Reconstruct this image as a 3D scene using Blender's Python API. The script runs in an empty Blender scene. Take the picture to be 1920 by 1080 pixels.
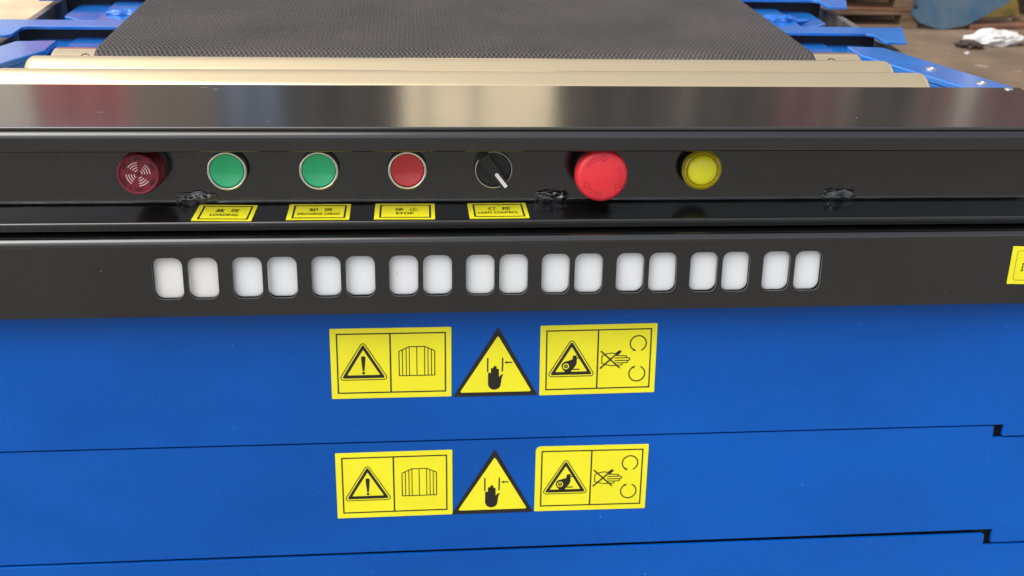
import bpy, bmesh, math, random
import numpy as np
from mathutils import Matrix, Vector, noise
from mathutils.geometry import tessellate_polygon

R = math.radians
random.seed(7)
sc = bpy.context.scene
col = sc.collection

# ------------------------------------------------------------------ camera
cam_data = bpy.data.cameras.new("camera")
cam = bpy.data.objects.new("camera", cam_data)
col.objects.link(cam)
sc.camera = cam
cam_data.sensor_width = 36.0
cam_data.lens = 37.5
cam_data.clip_start = 0.02
cam_data.clip_end = 600
cam_data.dof.use_dof = True
cam_data.dof.focus_distance = 0.80
cam_data.dof.aperture_fstop = 16
pitch, yaw, roll = R(26.4), R(6.02), R(1.88)
fwd = Vector((math.sin(yaw) * math.cos(pitch), math.cos(yaw) * math.cos(pitch), -math.sin(pitch)))
rt0 = Vector((math.cos(yaw), -math.sin(yaw), 0))
up0 = rt0.cross(fwd)
rt = math.cos(roll) * rt0 + math.sin(roll) * up0
up = -math.sin(roll) * rt0 + math.cos(roll) * up0
cm = Matrix.Identity(4)
for i in range(3):
    cm[i][0], cm[i][1], cm[i][2] = rt[i], up[i], -fwd[i]
cm[2][3] = 1.25
cam.matrix_world = cm

# ------------------------------------------------------------------ sky, sun, exposure
SUN_EL, SUN_AZ = R(56), R(247)          # azimuth clockwise from +Y: high on the left
world = bpy.data.worlds.new("World")
sc.world = world
world.use_nodes = True
wn, wl = world.node_tree.nodes, world.node_tree.links
wn.clear()
sky = wn.new('ShaderNodeTexSky')
sky.sky_type = 'NISHITA'
sky.sun_disc = False
sky.sun_elevation = SUN_EL
sky.sun_rotation = SUN_AZ
sky.dust_density = 4.0
sky.air_density = 1.0
sky.ozone_density = 1.0
hs = wn.new('ShaderNodeHueSaturation')
hs.inputs['Saturation'].default_value = 0.30
bg = wn.new('ShaderNodeBackground')
bg.inputs['Strength'].default_value = 0.15
wo = wn.new('ShaderNodeOutputWorld')
wl.new(sky.outputs[0], hs.inputs['Color'])
wl.new(hs.outputs[0], bg.inputs['Color'])
wl.new(bg.outputs[0], wo.inputs['Surface'])

sun_d = bpy.data.lights.new("sun", 'SUN')
sun_d.energy = 1.3
sun_d.angle = R(60)
sun_d.color = (1.0, 0.95, 0.87)
sun = bpy.data.objects.new("sun", sun_d)
col.objects.link(sun)
sd = Vector((math.sin(SUN_AZ) * math.cos(SUN_EL), math.cos(SUN_AZ) * math.cos(SUN_EL), math.sin(SUN_EL)))
sun.rotation_euler = sd.to_track_quat('Z', 'Y').to_euler()
sun.location = (0, 0, 6)

sc.view_settings.view_transform = 'Standard'
sc.view_settings.look = 'None'
sc.view_settings.gamma = 1.0
sc.view_settings.exposure = 0.50
sc.view_settings.use_curve_mapping = False

# ------------------------------------------------------------------ materials
def mat(name, color, rough=0.5, metal=0.0, var=0.0, vscale=6.0, bump=0.0, bscale=200.0, coat=0.0, spec=0.5,
        rvar=0.0, dirt=None, stretch=(1, 1, 1), spots=None, transmission=0.0, sss=0.0, wave=0.0, coat_ior=1.5, coat_rough=0.08):
    m = bpy.data.materials.new(name)
    m.use_nodes = True
    nt = m.node_tree
    n, l = nt.nodes, nt.links
    b = n['Principled BSDF']
    b.inputs['Roughness'].default_value = rough
    b.inputs['Metallic'].default_value = metal
    b.inputs['Specular IOR Level'].default_value = spec
    b.inputs['Coat Weight'].default_value = coat
    b.inputs['Coat Roughness'].default_value = coat_rough
    b.inputs['Coat IOR'].default_value = coat_ior
    if transmission: b.inputs['Transmission Weight'].default_value = transmission
    if sss:
        b.inputs['Subsurface Weight'].default_value = sss
        b.inputs['Subsurface Radius'].default_value = (0.004, 0.004, 0.004)
        b.inputs['Subsurface Scale'].default_value = 1.0
    geo = n.new('ShaderNodeNewGeometry')
    mp = n.new('ShaderNodeMapping')
    mp.inputs['Scale'].default_value = stretch
    l.new(geo.outputs['Position'], mp.inputs['Vector'])
    c = (*color, 1)
    b.inputs['Base Color'].default_value = c
    src = None
    if var > 0 or dirt:
        t = n.new('ShaderNodeTexNoise')
        t.inputs['Scale'].default_value = vscale
        t.inputs['Detail'].default_value = 6
        t.inputs['Roughness'].default_value = 0.6
        l.new(mp.outputs[0], t.inputs['Vector'])
        r = n.new('ShaderNodeValToRGB')
        d = dirt or color
        lo = tuple(max(0, x * (1 - var)) for x in color)
        hi = tuple(x * (1 + var) for x in color) if not dirt else d
        r.color_ramp.elements[0].position, r.color_ramp.elements[1].position = 0.35, 0.68
        r.color_ramp.elements[0].color = (*lo, 1)
        r.color_ramp.elements[1].color = (*hi, 1)
        l.new(t.outputs[0], r.inputs[0])
        src = r.outputs[0]
        l.new(src, b.inputs['Base Color'])
    if spots:
        v = n.new('ShaderNodeTexNoise')
        v.inputs['Scale'].default_value = spots[1]
        v.inputs['Detail'].default_value = 2
        l.new(geo.outputs['Position'], v.inputs['Vector'])
        rr = n.new('ShaderNodeValToRGB')
        rr.color_ramp.elements[0].position, rr.color_ramp.elements[1].position = spots[2], spots[2] + 0.02
        l.new(v.outputs[0], rr.inputs[0])
        mx = n.new('ShaderNodeMixRGB')
        l.new(rr.outputs[0], mx.inputs[0])
        if src: l.new(src, mx.inputs[1])
        else: mx.inputs[1].default_value = c
        mx.inputs[2].default_value = (*spots[0], 1)
        l.new(mx.outputs[0], b.inputs['Base Color'])
    if rvar > 0:
        t2 = n.new('ShaderNodeTexNoise')
        t2.inputs['Scale'].default_value = 14
        t2.inputs['Detail'].default_value = 5
        l.new(mp.outputs[0], t2.inputs['Vector'])
        mr = n.new('ShaderNodeMapRange')
        mr.inputs['From Min'].default_value, mr.inputs['From Max'].default_value = 0.3, 0.7
        mr.inputs['To Min'].default_value, mr.inputs['To Max'].default_value = max(0.02, rough - rvar), rough + rvar
        l.new(t2.outputs[0], mr.inputs['Value'])
        l.new(mr.outputs[0], b.inputs['Roughness'])
    if bump > 0:
        t3 = n.new('ShaderNodeTexNoise')
        t3.inputs['Scale'].default_value = bscale
        t3.inputs['Detail'].default_value = 3
        l.new(mp.outputs[0], t3.inputs['Vector'])
        bn = n.new('ShaderNodeBump')
        bn.inputs['Strength'].default_value = bump
        bn.inputs['Distance'].default_value = 0.0006
        l.new(t3.outputs[0], bn.inputs['Height'])
        l.new(bn.outputs[0], b.inputs['Normal'])
        if wave:                                  # slow waviness of rolled sheet
            t4 = n.new('ShaderNodeTexNoise')
            t4.inputs['Scale'].default_value = 5
            t4.inputs['Detail'].default_value = 1
            l.new(mp.outputs[0], t4.inputs['Vector'])
            b4 = n.new('ShaderNodeBump')
            b4.inputs['Strength'].default_value = wave
            b4.inputs['Distance'].default_value = 0.008
            l.new(t4.outputs[0], b4.inputs['Height'])
            l.new(b4.outputs[0], bn.inputs['Normal'])
    return m

M = dict(
    gloss=mat('gloss_black_paint', (0.008, 0.0078, 0.0075), 0.16, coat=0.9, coat_ior=1.85, coat_rough=0.13, var=0.2, rvar=0.03, bump=0.10, bscale=420, spots=((0.10, 0.095, 0.09), 320, 0.76)),
    black=mat('satin_black_paint', (0.0145, 0.014, 0.0135), 0.30, coat=0.35, coat_ior=1.6, coat_rough=0.14, var=0.2, rvar=0.06, bump=0.12, bscale=300, spots=((0.10, 0.10, 0.095), 320, 0.755)),
    ledge=mat('smooth_black_paint', (0.006, 0.006, 0.0064), 0.20, coat=0.75, coat_ior=1.7, coat_rough=0.12, var=0.2, rvar=0.05, bump=0.10, bscale=260, spots=((0.10, 0.10, 0.095), 340, 0.755)),
    lip=mat('rolled_black_paint', (0.004, 0.004, 0.004), 0.2, coat=0.65, coat_ior=1.9, coat_rough=0.11, bump=0.05, bscale=300),
    blob=mat('black_sealant', (0.010, 0.010, 0.011), 0.15, coat=0.7, coat_ior=1.8, coat_rough=0.10, bump=0.08, bscale=200),
    void=mat('gap_shade_black', (0.006, 0.007, 0.012), 0.6),  # near-black: shade inside gaps and holes put into the colour
    blue=mat('blue_enamel', (0.001, 0.099, 0.475), 0.27, spec=0.34, var=0.16, wave=0.8, vscale=3.2, rvar=0.09, bump=0.10, bscale=240, stretch=(0.8, 1, 1.5), spots=((0.05, 0.19, 0.55), 260, 0.75)),
    bluetop=mat('blue_deck_enamel', (0.010, 0.17, 0.60), 0.22, coat=0.8, coat_ior=1.8, coat_rough=0.12, var=0.12, vscale=16, rvar=0.07, bump=0.22, bscale=180),
    weld=mat('blue_weld_enamel', (0.02, 0.15, 0.60), 0.18, bump=0.8, bscale=420),
    yellow=mat('yellow_vinyl', (0.95, 0.875, 0.022), 0.30, var=0.045, vscale=22, bump=0.05, bscale=60, coat=0.3),
    ink=mat('black_print', (0.016, 0.014, 0.010), 0.45),
    fineink=mat('olive_print', (0.30, 0.26, 0.02), 0.45),
    steel=mat('zinc_plated_steel', (1.0, 0.80, 0.50), 0.14, metal=0.9, var=0.02, vscale=3, rvar=0.03, stretch=(1, 3, 3)),
    bare=mat('scuffed_grey_steel', (0.36, 0.33, 0.30), 0.40, metal=0.8, var=0.35, vscale=60),
    bolt=mat('bright_bolt_steel', (0.62, 0.61, 0.58), 0.38, metal=1.0),
    rubber=mat('grey_black_belt_rubber', (0.056, 0.049, 0.047), 0.52, var=0.22, vscale=9, bump=0.2, bscale=700),
    lens=mat('white_acrylic', (0.83, 0.845, 0.86), 0.28, var=0.03, vscale=25, spots=((0.45, 0.44, 0.42), 300, 0.77)),
    lens_old=mat('yellowed_acrylic', (0.83, 0.825, 0.805), 0.32, var=0.05, vscale=40, spots=((0.35, 0.33, 0.30), 300, 0.76)),
    green=mat('green_plastic', (0.015, 0.60, 0.24), 0.25, coat=0.6),
    red=mat('red_plastic', (0.66, 0.028, 0.036), 0.25, coat=0.6),
    estop=mat('red_mushroom_plastic', (0.76, 0.032, 0.046), 0.34),
    engraved=mat('dark_red_engraving', (0.40, 0.010, 0.020), 0.5),
    buzzer=mat('crimson_plastic', (0.20, 0.011, 0.026), 0.34, var=0.10, vscale=120),
    buzzdark=mat('deep_red_slot', (0.060, 0.003, 0.008), 0.5),
    buzzlight=mat('pale_pink_grille', (0.78, 0.50, 0.50), 0.45),
    amber=mat('yellow_lamp_lens', (1.0, 0.95, 0.03), 0.25),
    amberrim=mat('olive_yellow_rim', (0.46, 0.36, 0.01), 0.20, coat=0.4),
    chrome=mat('silver_bezel', (0.74, 0.72, 0.68), 0.25, metal=1.0),
    dimchrome=mat('dull_silver_bezel', (0.50, 0.48, 0.44), 0.34, metal=1.0),
    knob=mat('black_knob_plastic', (0.018, 0.018, 0.018), 0.34),
    white=mat('white_pointer', (0.88, 0.88, 0.86), 0.4),
    ground=mat('brown_concrete', (0.165, 0.115, 0.074), 0.85, var=0.30, vscale=2.2, bump=0.6, bscale=14, spots=((0.30, 0.24, 0.19), 9, 0.70)),
    sunlit_yard=mat('sunlight_tinted_concrete', (0.62, 0.50, 0.33), 0.9, var=0.25, vscale=3.0, bump=0.6, bscale=12),  # sunlight on the ground put into the base colour
    bounce=mat('bounce_concrete', (0.20, 0.19, 0.175), 0.9, var=0.2, vscale=2.0, bump=0.6, bscale=12),  # colour of the unseen slab added for bounce light
    wood=mat('weathered_wood', (0.20, 0.125, 0.072), 0.8, var=0.45, vscale=9, stretch=(0.4, 4, 4), bump=0.6, bscale=60),
    wood2=mat('reddish_wood', (0.22, 0.10, 0.055), 0.8, var=0.45, vscale=9, stretch=(0.4, 4, 4), bump=0.6, bscale=60),
    plank=mat('brown_plank_wood', (0.15, 0.095, 0.06), 0.85, var=0.4, vscale=12, bump=0.5, bscale=60),
    sheet=mat('dusty_blue_sheet_steel', (0.036, 0.105, 0.185), 0.5, var=0.2, vscale=5, dirt=(0.105, 0.135, 0.16)),
    navy=mat('dark_blue_paint', (0.02, 0.06, 0.14), 0.5),
    ochre=mat('ochre_paint', (0.24, 0.16, 0.03), 0.6, var=0.4, vscale=10),
    bag=mat('white_plastic_film', (0.70, 0.69, 0.68), 0.30, var=0.06, vscale=20),
    rag=mat('dark_brown_cloth', (0.055, 0.040, 0.030), 0.9, var=0.3, vscale=30),
    wall_dark=mat('dark_grey_cladding', (0.10, 0.09, 0.08), 0.7, var=0.2, vscale=2),
    wall_red=mat('dull_red_cladding', (0.52, 0.13, 0.135), 0.7, var=0.2, vscale=2),
    wall_rust=mat('faded_rust_cladding', (0.24, 0.13, 0.125), 0.7, var=0.2, vscale=2),
    wall_pale=mat('pale_render', (0.85, 0.78, 0.68), 0.8, var=0.15, vscale=1),
    wall_blue=mat('grey_blue_cladding', (0.22, 0.27, 0.36), 0.7, var=0.2, vscale=2),
    wall_mid=mat('brown_grey_cladding', (0.30, 0.25, 0.21), 0.7, var=0.2, vscale=2),
    wall_warm=mat('cream_render', (0.85, 0.72, 0.50), 0.8, var=0.06, vscale=1),
)

# ------------------------------------------------------------------ helpers
WORLD = {}            # object -> world matrix as built

def setup(o, parent, W):
    WORLD[o.name] = W
    if parent is None:
        o.matrix_world = W
    else:
        o.parent = parent
        o.matrix_local = WORLD[parent.name].inverted() @ W
    return o

def link_mesh(name, me, material, parent=None, W=None, smooth=False, bevel=0.0, label=None, segs=2, auto=False):
    o = bpy.data.objects.new(name, me)
    col.objects.link(o)
    if material and not me.materials: me.materials.append(material)
    if W is None: W = WORLD[parent.name].copy() if parent else Matrix.Identity(4)
    setup(o, parent, W)
    if smooth:
        me.polygons.foreach_set('use_smooth', [True] * len(me.polygons))
        if auto:
            me.set_sharp_from_angle(angle=R(35))
            wnm = o.modifiers.new('weighted_normal', 'WEIGHTED_NORMAL')
            wnm.keep_sharp = True
            wnm.weight = 100
    if bevel > 0:
        bm = o.modifiers.new('bevel', 'BEVEL')
        bm.width = bevel
        bm.segments = segs
        bm.limit_method = 'ANGLE'
        bm.angle_limit = R(40)
    if label: o['label'] = label
    return o

def raw(name, v, f):
    me = bpy.data.meshes.new(name)
    me.from_pydata([tuple(p) for p in v], [], f)
    me.update()
    return me

def fix(me):
    b = bmesh.new(); b.from_mesh(me)
    bmesh.ops.remove_doubles(b, verts=b.verts, dist=1e-7)
    bmesh.ops.recalc_face_normals(b, faces=b.faces)
    b.to_mesh(me); b.free()
    return me

def empty(name, loc, label, cat, group=None):
    o = bpy.data.objects.new(name, None)
    o.empty_display_size = 0.05
    col.objects.link(o)
    setup(o, None, Matrix.Translation(loc))
    o['label'] = label; o['category'] = cat
    if group: o['group'] = group
    return o

def tag(o, label, cat, group=None):
    o['label'] = label; o['category'] = cat
    if group: o['group'] = group
    return o

def struct(o):
    o['kind'] = 'structure'
    return o

def box_mesh(name, x0, x1, y0, y1, z0, z1):
    v = [(x, y, z) for x in (x0, x1) for y in (y0, y1) for z in (z0, z1)]
    f = [(0, 1, 3, 2), (4, 6, 7, 5), (0, 4, 5, 1), (2, 3, 7, 6), (0, 2, 6, 4), (1, 5, 7, 3)]
    return raw(name, v, f)

def round_poly(pts, radii, seg=6):
    """round the corners of a closed 2-D polygon"""
    out = []
    n = len(pts)
    for i in range(n):
        p = Vector(pts[i]); a = Vector(pts[i - 1]); b = Vector(pts[(i + 1) % n])
        r = radii[i] if isinstance(radii, (list, tuple)) else radii
        if r <= 0:
            out.append((p.x, p.y)); continue
        d1, d2 = (a - p).normalized(), (b - p).normalized()
        ang = d1.angle(d2)
        t = r / math.tan(ang / 2)
        c = p + (d1 + d2).normalized() * (r / math.sin(ang / 2))
        s, e = p + d1 * t - c, p + d2 * t - c
        a0 = math.atan2(s.y, s.x); a1 = math.atan2(e.y, e.x)
        da = (a1 - a0 + math.pi) % (2 * math.pi) - math.pi
        for k in range(seg + 1):
            q = a0 + da * k / seg
            out.append((c.x + r * math.cos(q), c.y + r * math.sin(q)))
    return out

def extrude_x(name, pts, x0, x1, nx=1):
    """closed (y, z) profile swept along X"""
    n = len(pts)
    v = []
    for i in range(nx + 1):
        x = x0 + (x1 - x0) * i / nx
        v += [(x, p[0], p[1]) for p in pts]
    f = []
    for i in range(nx):
        for k in range(n):
            a, b = i * n + k, i * n + (k + 1) % n
            f.append((a, b, b + n, a + n))
    tri = tessellate_polygon([[Vector((p[0], p[1], 0)) for p in pts]])
    f += [tuple(t) for t in tri] + [tuple(nx * n + q for q in t) for t in tri]
    return fix(raw(name, v, f))

def slab(name, outline, z0, z1, holes=()):
    """2-D outline (with holes) given a thickness along local Z"""
    loops = [outline] + list(holes)
    flat = [p for L in loops for p in L]
    n = len(flat)
    tri = tessellate_polygon([[Vector((p[0], p[1], 0)) for p in L] for L in loops])
    v = [(p[0], p[1], z1) for p in flat] + [(p[0], p[1], z0) for p in flat]
    f = [tuple(t) for t in tri] + [tuple(q + n for q in reversed(t)) for t in tri]
    s = 0
    for L in loops:
        m = len(L)
        for k in range(m):
            a, b = s + k, s + (k + 1) % m
            f.append((a, b, b + n, a + n))
        s += m
    return fix(raw(name, v, f))

def rect(x0, y0, x1, y1): return [(x0, y0), (x1, y0), (x1, y1), (x0, y1)]

def lathe(name, prof, seg=48, close=True):
    """profile of (radius, height) spun about local Z"""
    v, f = [], []
    for r, h in prof:
        for k in range(seg):
            a = 2 * math.pi * k / seg
            v.append((r * math.cos(a), r * math.sin(a), h))
    for i in range(len(prof) - 1):
        for k in range(seg):
            a, b = i * seg + k, i * seg + (k + 1) % seg
            f.append((a, b, b + seg, a + seg))
    if close:
        f.append(tuple(range(seg)))
        f.append(tuple((len(prof) - 1) * seg + k for k in range(seg)))
    return fix(raw(name, v, f))

class Ink:
    """flat printed shapes in millimetres, on the local XY plane"""
    def __init__(self): self.v, self.f = [], []
    def poly(self, outer, holes=()):
        loops = [list(outer)] + [list(h) for h in holes]
        flat = [p for L in loops for p in L]
        s = len(self.v)
        self.v += flat
        self.f += [tuple(s + q for q in t) for t in tessellate_polygon([[Vector((p[0], p[1], 0)) for p in L] for L in loops])]
        return self
    def stroke(self, pts, w, closed=False):
        n = len(pts)
        P = [Vector(p) for p in pts]
        s = len(self.v)
        for i in range(n):
            if closed: a, b = P[i - 1], P[(i + 1) % n]
            else: a, b = P[max(0, i - 1)], P[min(n - 1, i + 1)]
            d1 = (P[i] - a).normalized() if (P[i] - a).length > 1e-9 else (b - P[i]).normalized()
            d2 = (b - P[i]).normalized() if (b - P[i]).length > 1e-9 else d1
            t = (d1 + d2)
            t = t.normalized() if t.length > 1e-6 else d1
            nn = Vector((-t.y, t.x))
            k = max(0.35, nn.dot(Vector((-d1.y, d1.x))))
            o = nn * (w / 2 / k)
            self.v += [tuple(P[i] + o), tuple(P[i] - o)]
        for i in range(n if closed else n - 1):
            a, b = s + 2 * i, s + 2 * ((i + 1) % n)
            self.f.append((a, a + 1, b + 1, b))
        return self
    def disc(self, c, r, seg=20, inner=0):
        o = [(c[0] + r * math.cos(2 * math.pi * k / seg), c[1] + r * math.sin(2 * math.pi * k / seg)) for k in range(seg)]
        h = [[(c[0] + inner * math.cos(2 * math.pi * k / seg), c[1] + inner * math.sin(2 * math.pi * k / seg)) for k in range(seg)]] if inner else []
        return self.poly(o, h)
    def arc(self, c, r, a0, a1, w, seg=28):
        return self.stroke([(c[0] + r * math.cos(R(a0 + (a1 - a0) * k / seg)), c[1] + r * math.sin(R(a0 + (a1 - a0) * k / seg))) for k in range(seg + 1)], w)
    def build(self, name, material, parent, W, z=0.00045):
        me = raw(name, [(x * 0.001, y * 0.001, z) for x, y in self.v], self.f)
        b = bmesh.new(); b.from_mesh(me)
        for fc in b.faces:
            fc.normal_update()
            if fc.normal.z < 0: fc.normal_flip()
        b.to_mesh(me); b.free()
        return link_mesh(name, me, material, parent, W)

def text_mesh(name, s, width, height, material, parent, W, cx, cy, z=0.00045, bold=0.02):
    cu = bpy.data.curves.new(name, 'FONT')
    cu.body = s
    cu.align_x = 'CENTER'; cu.align_y = 'CENTER'
    cu.offset = bold
    cu.resolution_u = 4
    o = bpy.data.objects.new(name + '_tmp', cu)
    col.objects.link(o)
    dg = bpy.context.evaluated_depsgraph_get()
    me = bpy.data.meshes.new_from_object(o.evaluated_get(dg))
    bpy.data.objects.remove(o)
    n = len(me.vertices)
    co = np.zeros(n * 3); me.vertices.foreach_get('co', co); co = co.reshape(-1, 3)
    mn, mx = co.min(0), co.max(0)
    co[:, 0] = ((co[:, 0] - mn[0]) / (mx[0] - mn[0]) - 0.5) * width * 0.001 + cx * 0.001
    co[:, 1] = ((co[:, 1] - mn[1]) / (mx[1] - mn[1]) - 0.5) * height * 0.001 + cy * 0.001
    co[:, 2] = z
    me.vertices.foreach_set('co', co.ravel())
    me.materials.clear()
    me.update()
    return link_mesh(name, me, material, parent, W)

# frames of the machine's sheet-metal faces: X along the machine, local Y up the face, local Z out of it
TILT = R(8.8)
def face_frame(y, z, n=0.0):
    c, s = math.cos(TILT), math.sin(TILT)
    return Matrix(((1, 0, 0, 0), (0, s, -c, y - n * c), (0, c, s, z + n * s), (0, 0, 0, 1)))
FRONT = face_frame(0.71, 0.908)          # reference plane of the nose
SHEETS = FRONT @ Matrix.Translation((0, -0.00243, -0.008))   # plane of the blue front sheets, 18 mm behind the lamp panel
CONSOLE = face_frame(0.755, 0.947)       # plane the buttons sit in
def at(F, x, y, z=0.0, rot=0.0): return F @ Matrix.Translation((x * 0.001, y * 0.001, z * 0.001)) @ Matrix.Rotation(rot, 4, 'Z')
CX = 0.056                               # centre line of the machine

# ------------------------------------------------------------------ setting
struct(link_mesh('ground', box_mesh('ground', -200, 200, -200, 200, -0.2, 0), M['ground']))
sunlit_yard = [(-60, 2.4), (-1.25, 3.2), (-1.15, 5.1), (-1.4, 7.9), (-60, 7.9)]
struct(link_mesh('sunlit_ground_patch', slab('sunlit_ground_patch', sunlit_yard, -0.05, 0.004), M['sunlit_yard']))  # paler sheet paints the sunlit part of the ground

struct(link_mesh('bounce_ground', slab('bounce_ground', rect(-40, -40, 40, 0.55), -0.05, 0.004), M['bounce']))  # unseen slab added to bounce light up onto the front sheets

# the building across the yard whose cladding the gloss paint mirrors
WY = 8.0
def wall(name, x0, x1, z1, m, y=WY, z0=0.0, rib=0.0):
    if rib:
        pts, x, k = [], x0, 0
        while x < x1:
            pts.append((x, y + (0.03 if k % 4 in (1, 2) else 0.0))); x += rib; k += 1
        pts += [(x1, y), (x1, y + 0.2), (x0, y + 0.2)]
        o = link_mesh(name, slab(name, pts, z0, z1), m)
    else:
        o = link_mesh(name, box_mesh(name, x0, x1, y, y + 0.2, z0, z1), m)
    return struct(o)
for nm, x0, x1, m, rib in (('wall_pale_bay', -5.2, -2.78, 'wall_pale', 0), ('wall_red_bay', -2.78, -2.10, 'wall_red', .06), ('wall_brown_bay', -2.10, -1.45, 'wall_mid', 0),
                           ('wall_blue_bay', -1.45, -0.95, 'wall_blue', .06), ('wall_dark_bay', -0.95, -0.05, 'wall_dark', .08), ('wall_dark_bay', 1.14, 2.10, 'wall_dark', .08),
                           ('wall_brown_bay', 2.10, 2.24, 'wall_mid', 0), ('wall_dark_bay', 2.24, 2.85, 'wall_dark', .08), ('wall_rust_bay', 2.85, 3.42, 'wall_rust', .06),
                           ('wall_brown_bay', 3.42, 3.56, 'wall_mid', 0), ('wall_dark_bay', 3.56, 4.05, 'wall_dark', .08), ('wall_brown_bay', 4.05, 4.14, 'wall_mid', 0),
                           ('wall_rust_bay', 4.14, 4.40, 'wall_rust', .06), ('wall_pale_bay', 4.40, 4.54, 'wall_pale', 0), ('wall_rust_bay', 4.54, 7.5, 'wall_rust', .06)):
    wall(nm, x0, x1, 3.6 if x1 < -1.5 else 4.2, M[m], rib=rib)
wall('wall_window_sill', -0.05, 1.14, 2.75, M['wall_dark'])
for x in (0.50, 0.12): wall('wall_window_post', x, x + 0.04, 4.3, M['wall_mid'], z0=2.75)
gl = bpy.data.materials.new('added_glow_glass'); gl.use_nodes = True  # tinted see-through panes with a glow added to brighten the plate's reflection
gl.node_tree.nodes.clear()
gt = gl.node_tree.nodes.new('ShaderNodeBsdfTransparent'); gt.inputs[0].default_value = (1.0, 0.93, 0.78, 1)
go = gl.node_tree.nodes.new('ShaderNodeOutputMaterial'); ge = gl.node_tree.nodes.new('ShaderNodeEmission'); ge.inputs[0].default_value = (1.0, 0.80, 0.52, 1); ge.inputs[1].default_value = 0.42
ga = gl.node_tree.nodes.new('ShaderNodeAddShader')
gl.node_tree.links.new(gt.outputs[0], ga.inputs[0]); gl.node_tree.links.new(ge.outputs[0], ga.inputs[1])
gl.node_tree.links.new(ga.outputs[0], go.inputs['Surface'])
for x0, x1 in ((-0.045, 0.118), (0.162, 0.498), (0.542, 1.135)): struct(link_mesh('glow_pane', box_mesh('glow_pane', x0, x1, WY + 0.08, WY + 0.086, 2.755, 4.295), gl))  # unseen panes, made to glow for the mirror image in the plate

# ------------------------------------------------------------------ the conveyor
conv = empty('belt_conveyor', (CX, 0.90, 0.0),
             'blue and black telescopic belt conveyor with control buttons and yellow warning stickers', 'conveyor')
I4 = Matrix.Identity(4)
def part(name, me, material, parent=conv, W=I4, **k): return link_mesh(name, me, material, parent, W, **k)

# --- belt: real staggered relief on the near end, wrapped round its pulley
PY, PZ, PR = 0.960, 0.9804, 0.031
def make_belt():
    x0, x1, pit = -0.2705, 0.3740, 0.0042
    nx = int((x1 - x0) / pit * 5)
    rb = PR + 0.0025
    path = []                                   # (y, z, normal_y, normal_z, arc length)
    a = -0.3
    s = 0.0
    while a < math.pi / 2 - 1e-6:
        path.append((PY - rb * math.cos(a), PZ + rb * math.sin(a), -math.cos(a), math.sin(a), s))
        da = 0.0009 / rb
        a += da; s += 0.0009
    y = PY
    while y < 1.24:
        path.append((y, PZ + rb, 0, 1, s)); y += 0.0009; s += 0.0009
    while y < 2.6:
        path.append((y, PZ + rb, 0, 1, s)); y += 0.01; s += 0.01
    path = np.array(path)
    xs = np.linspace(x0, x1, nx)
    X, S = np.meshgrid(xs, path[:, 4])
    u, w = X / pit, S / 0.0042
    rng = np.random.default_rng(3)
    ripple = 0.12 * np.sin(X * 90 + S * 31) + 0.12 * np.sin(X * 41 - S * 57)
    h = np.cos(np.pi * (2 * u + ripple)) * 0.15 + (np.cos(2 * np.pi * u) * np.cos(np.pi * w) + 0.25 * np.cos(2 * np.pi * w)) * 0.95
    h += rng.normal(0, 0.10, h.shape)
    edge = np.minimum(X - x0, x1 - X)
    h = np.where(edge < 0.0015, -0.6, h)
    fade = np.where(path[:, 0] > 1.23, 0.0, 1.0)[:, None]
    H = h * 0.00095 * fade
    V = np.stack([X, path[:, 0][:, None] + path[:, 2][:, None] * H, path[:, 1][:, None] + path[:, 3][:, None] * H], -1).reshape(-1, 3)
    nr = len(path)
    base = len(V)
    low = np.stack([np.array([[x0], [x1]]).repeat(nr, 1).T, (path[:, 0] - path[:, 2] * 0.0022)[:, None].repeat(2, 1),
                    (path[:, 1] - path[:, 3] * 0.0022)[:, None].repeat(2, 1)], -1).reshape(-1, 3)
    V = np.concatenate([V, low])
    i, j = np.meshgrid(np.arange(nr - 1), np.arange(nx - 1), indexing='ij')
    q = (i * nx + j).ravel()
    F = np.stack([q, q + 1, q + nx + 1, q + nx], -1)
    k = np.arange(nr - 1)
    e1 = np.stack([k * nx, (k + 1) * nx, base + 2 * (k + 1), base + 2 * k], -1)
    e2 = np.stack([k * nx + nx - 1, base + 2 * k + 1, base + 2 * (k + 1) + 1, (k + 1) * nx + nx - 1], -1)
    bt = np.stack([base + 2 * k, base + 2 * (k + 1), base + 2 * (k + 1) + 1, base + 2 * k + 1], -1)
    F = np.concatenate([F, e1, e2, bt])
    me = bpy.data.meshes.new('belt')
    me.vertices.add(len(V)); me.vertices.foreach_set('co', V.ravel().astype(np.float32))
    me.loops.add(F.size); me.loops.foreach_set('vertex_index', F.ravel().astype(np.int32))
    me.polygons.add(len(F)); me.polygons.foreach_set('loop_start', np.arange(0, F.size, 4, dtype=np.int32))
    me.update(calc_edges=True); me.validate()
    return me
part('belt', make_belt(), M['rubber'], smooth=True, label='woven-textured dark grey rubber belt wrapped over its end pulley')

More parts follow.
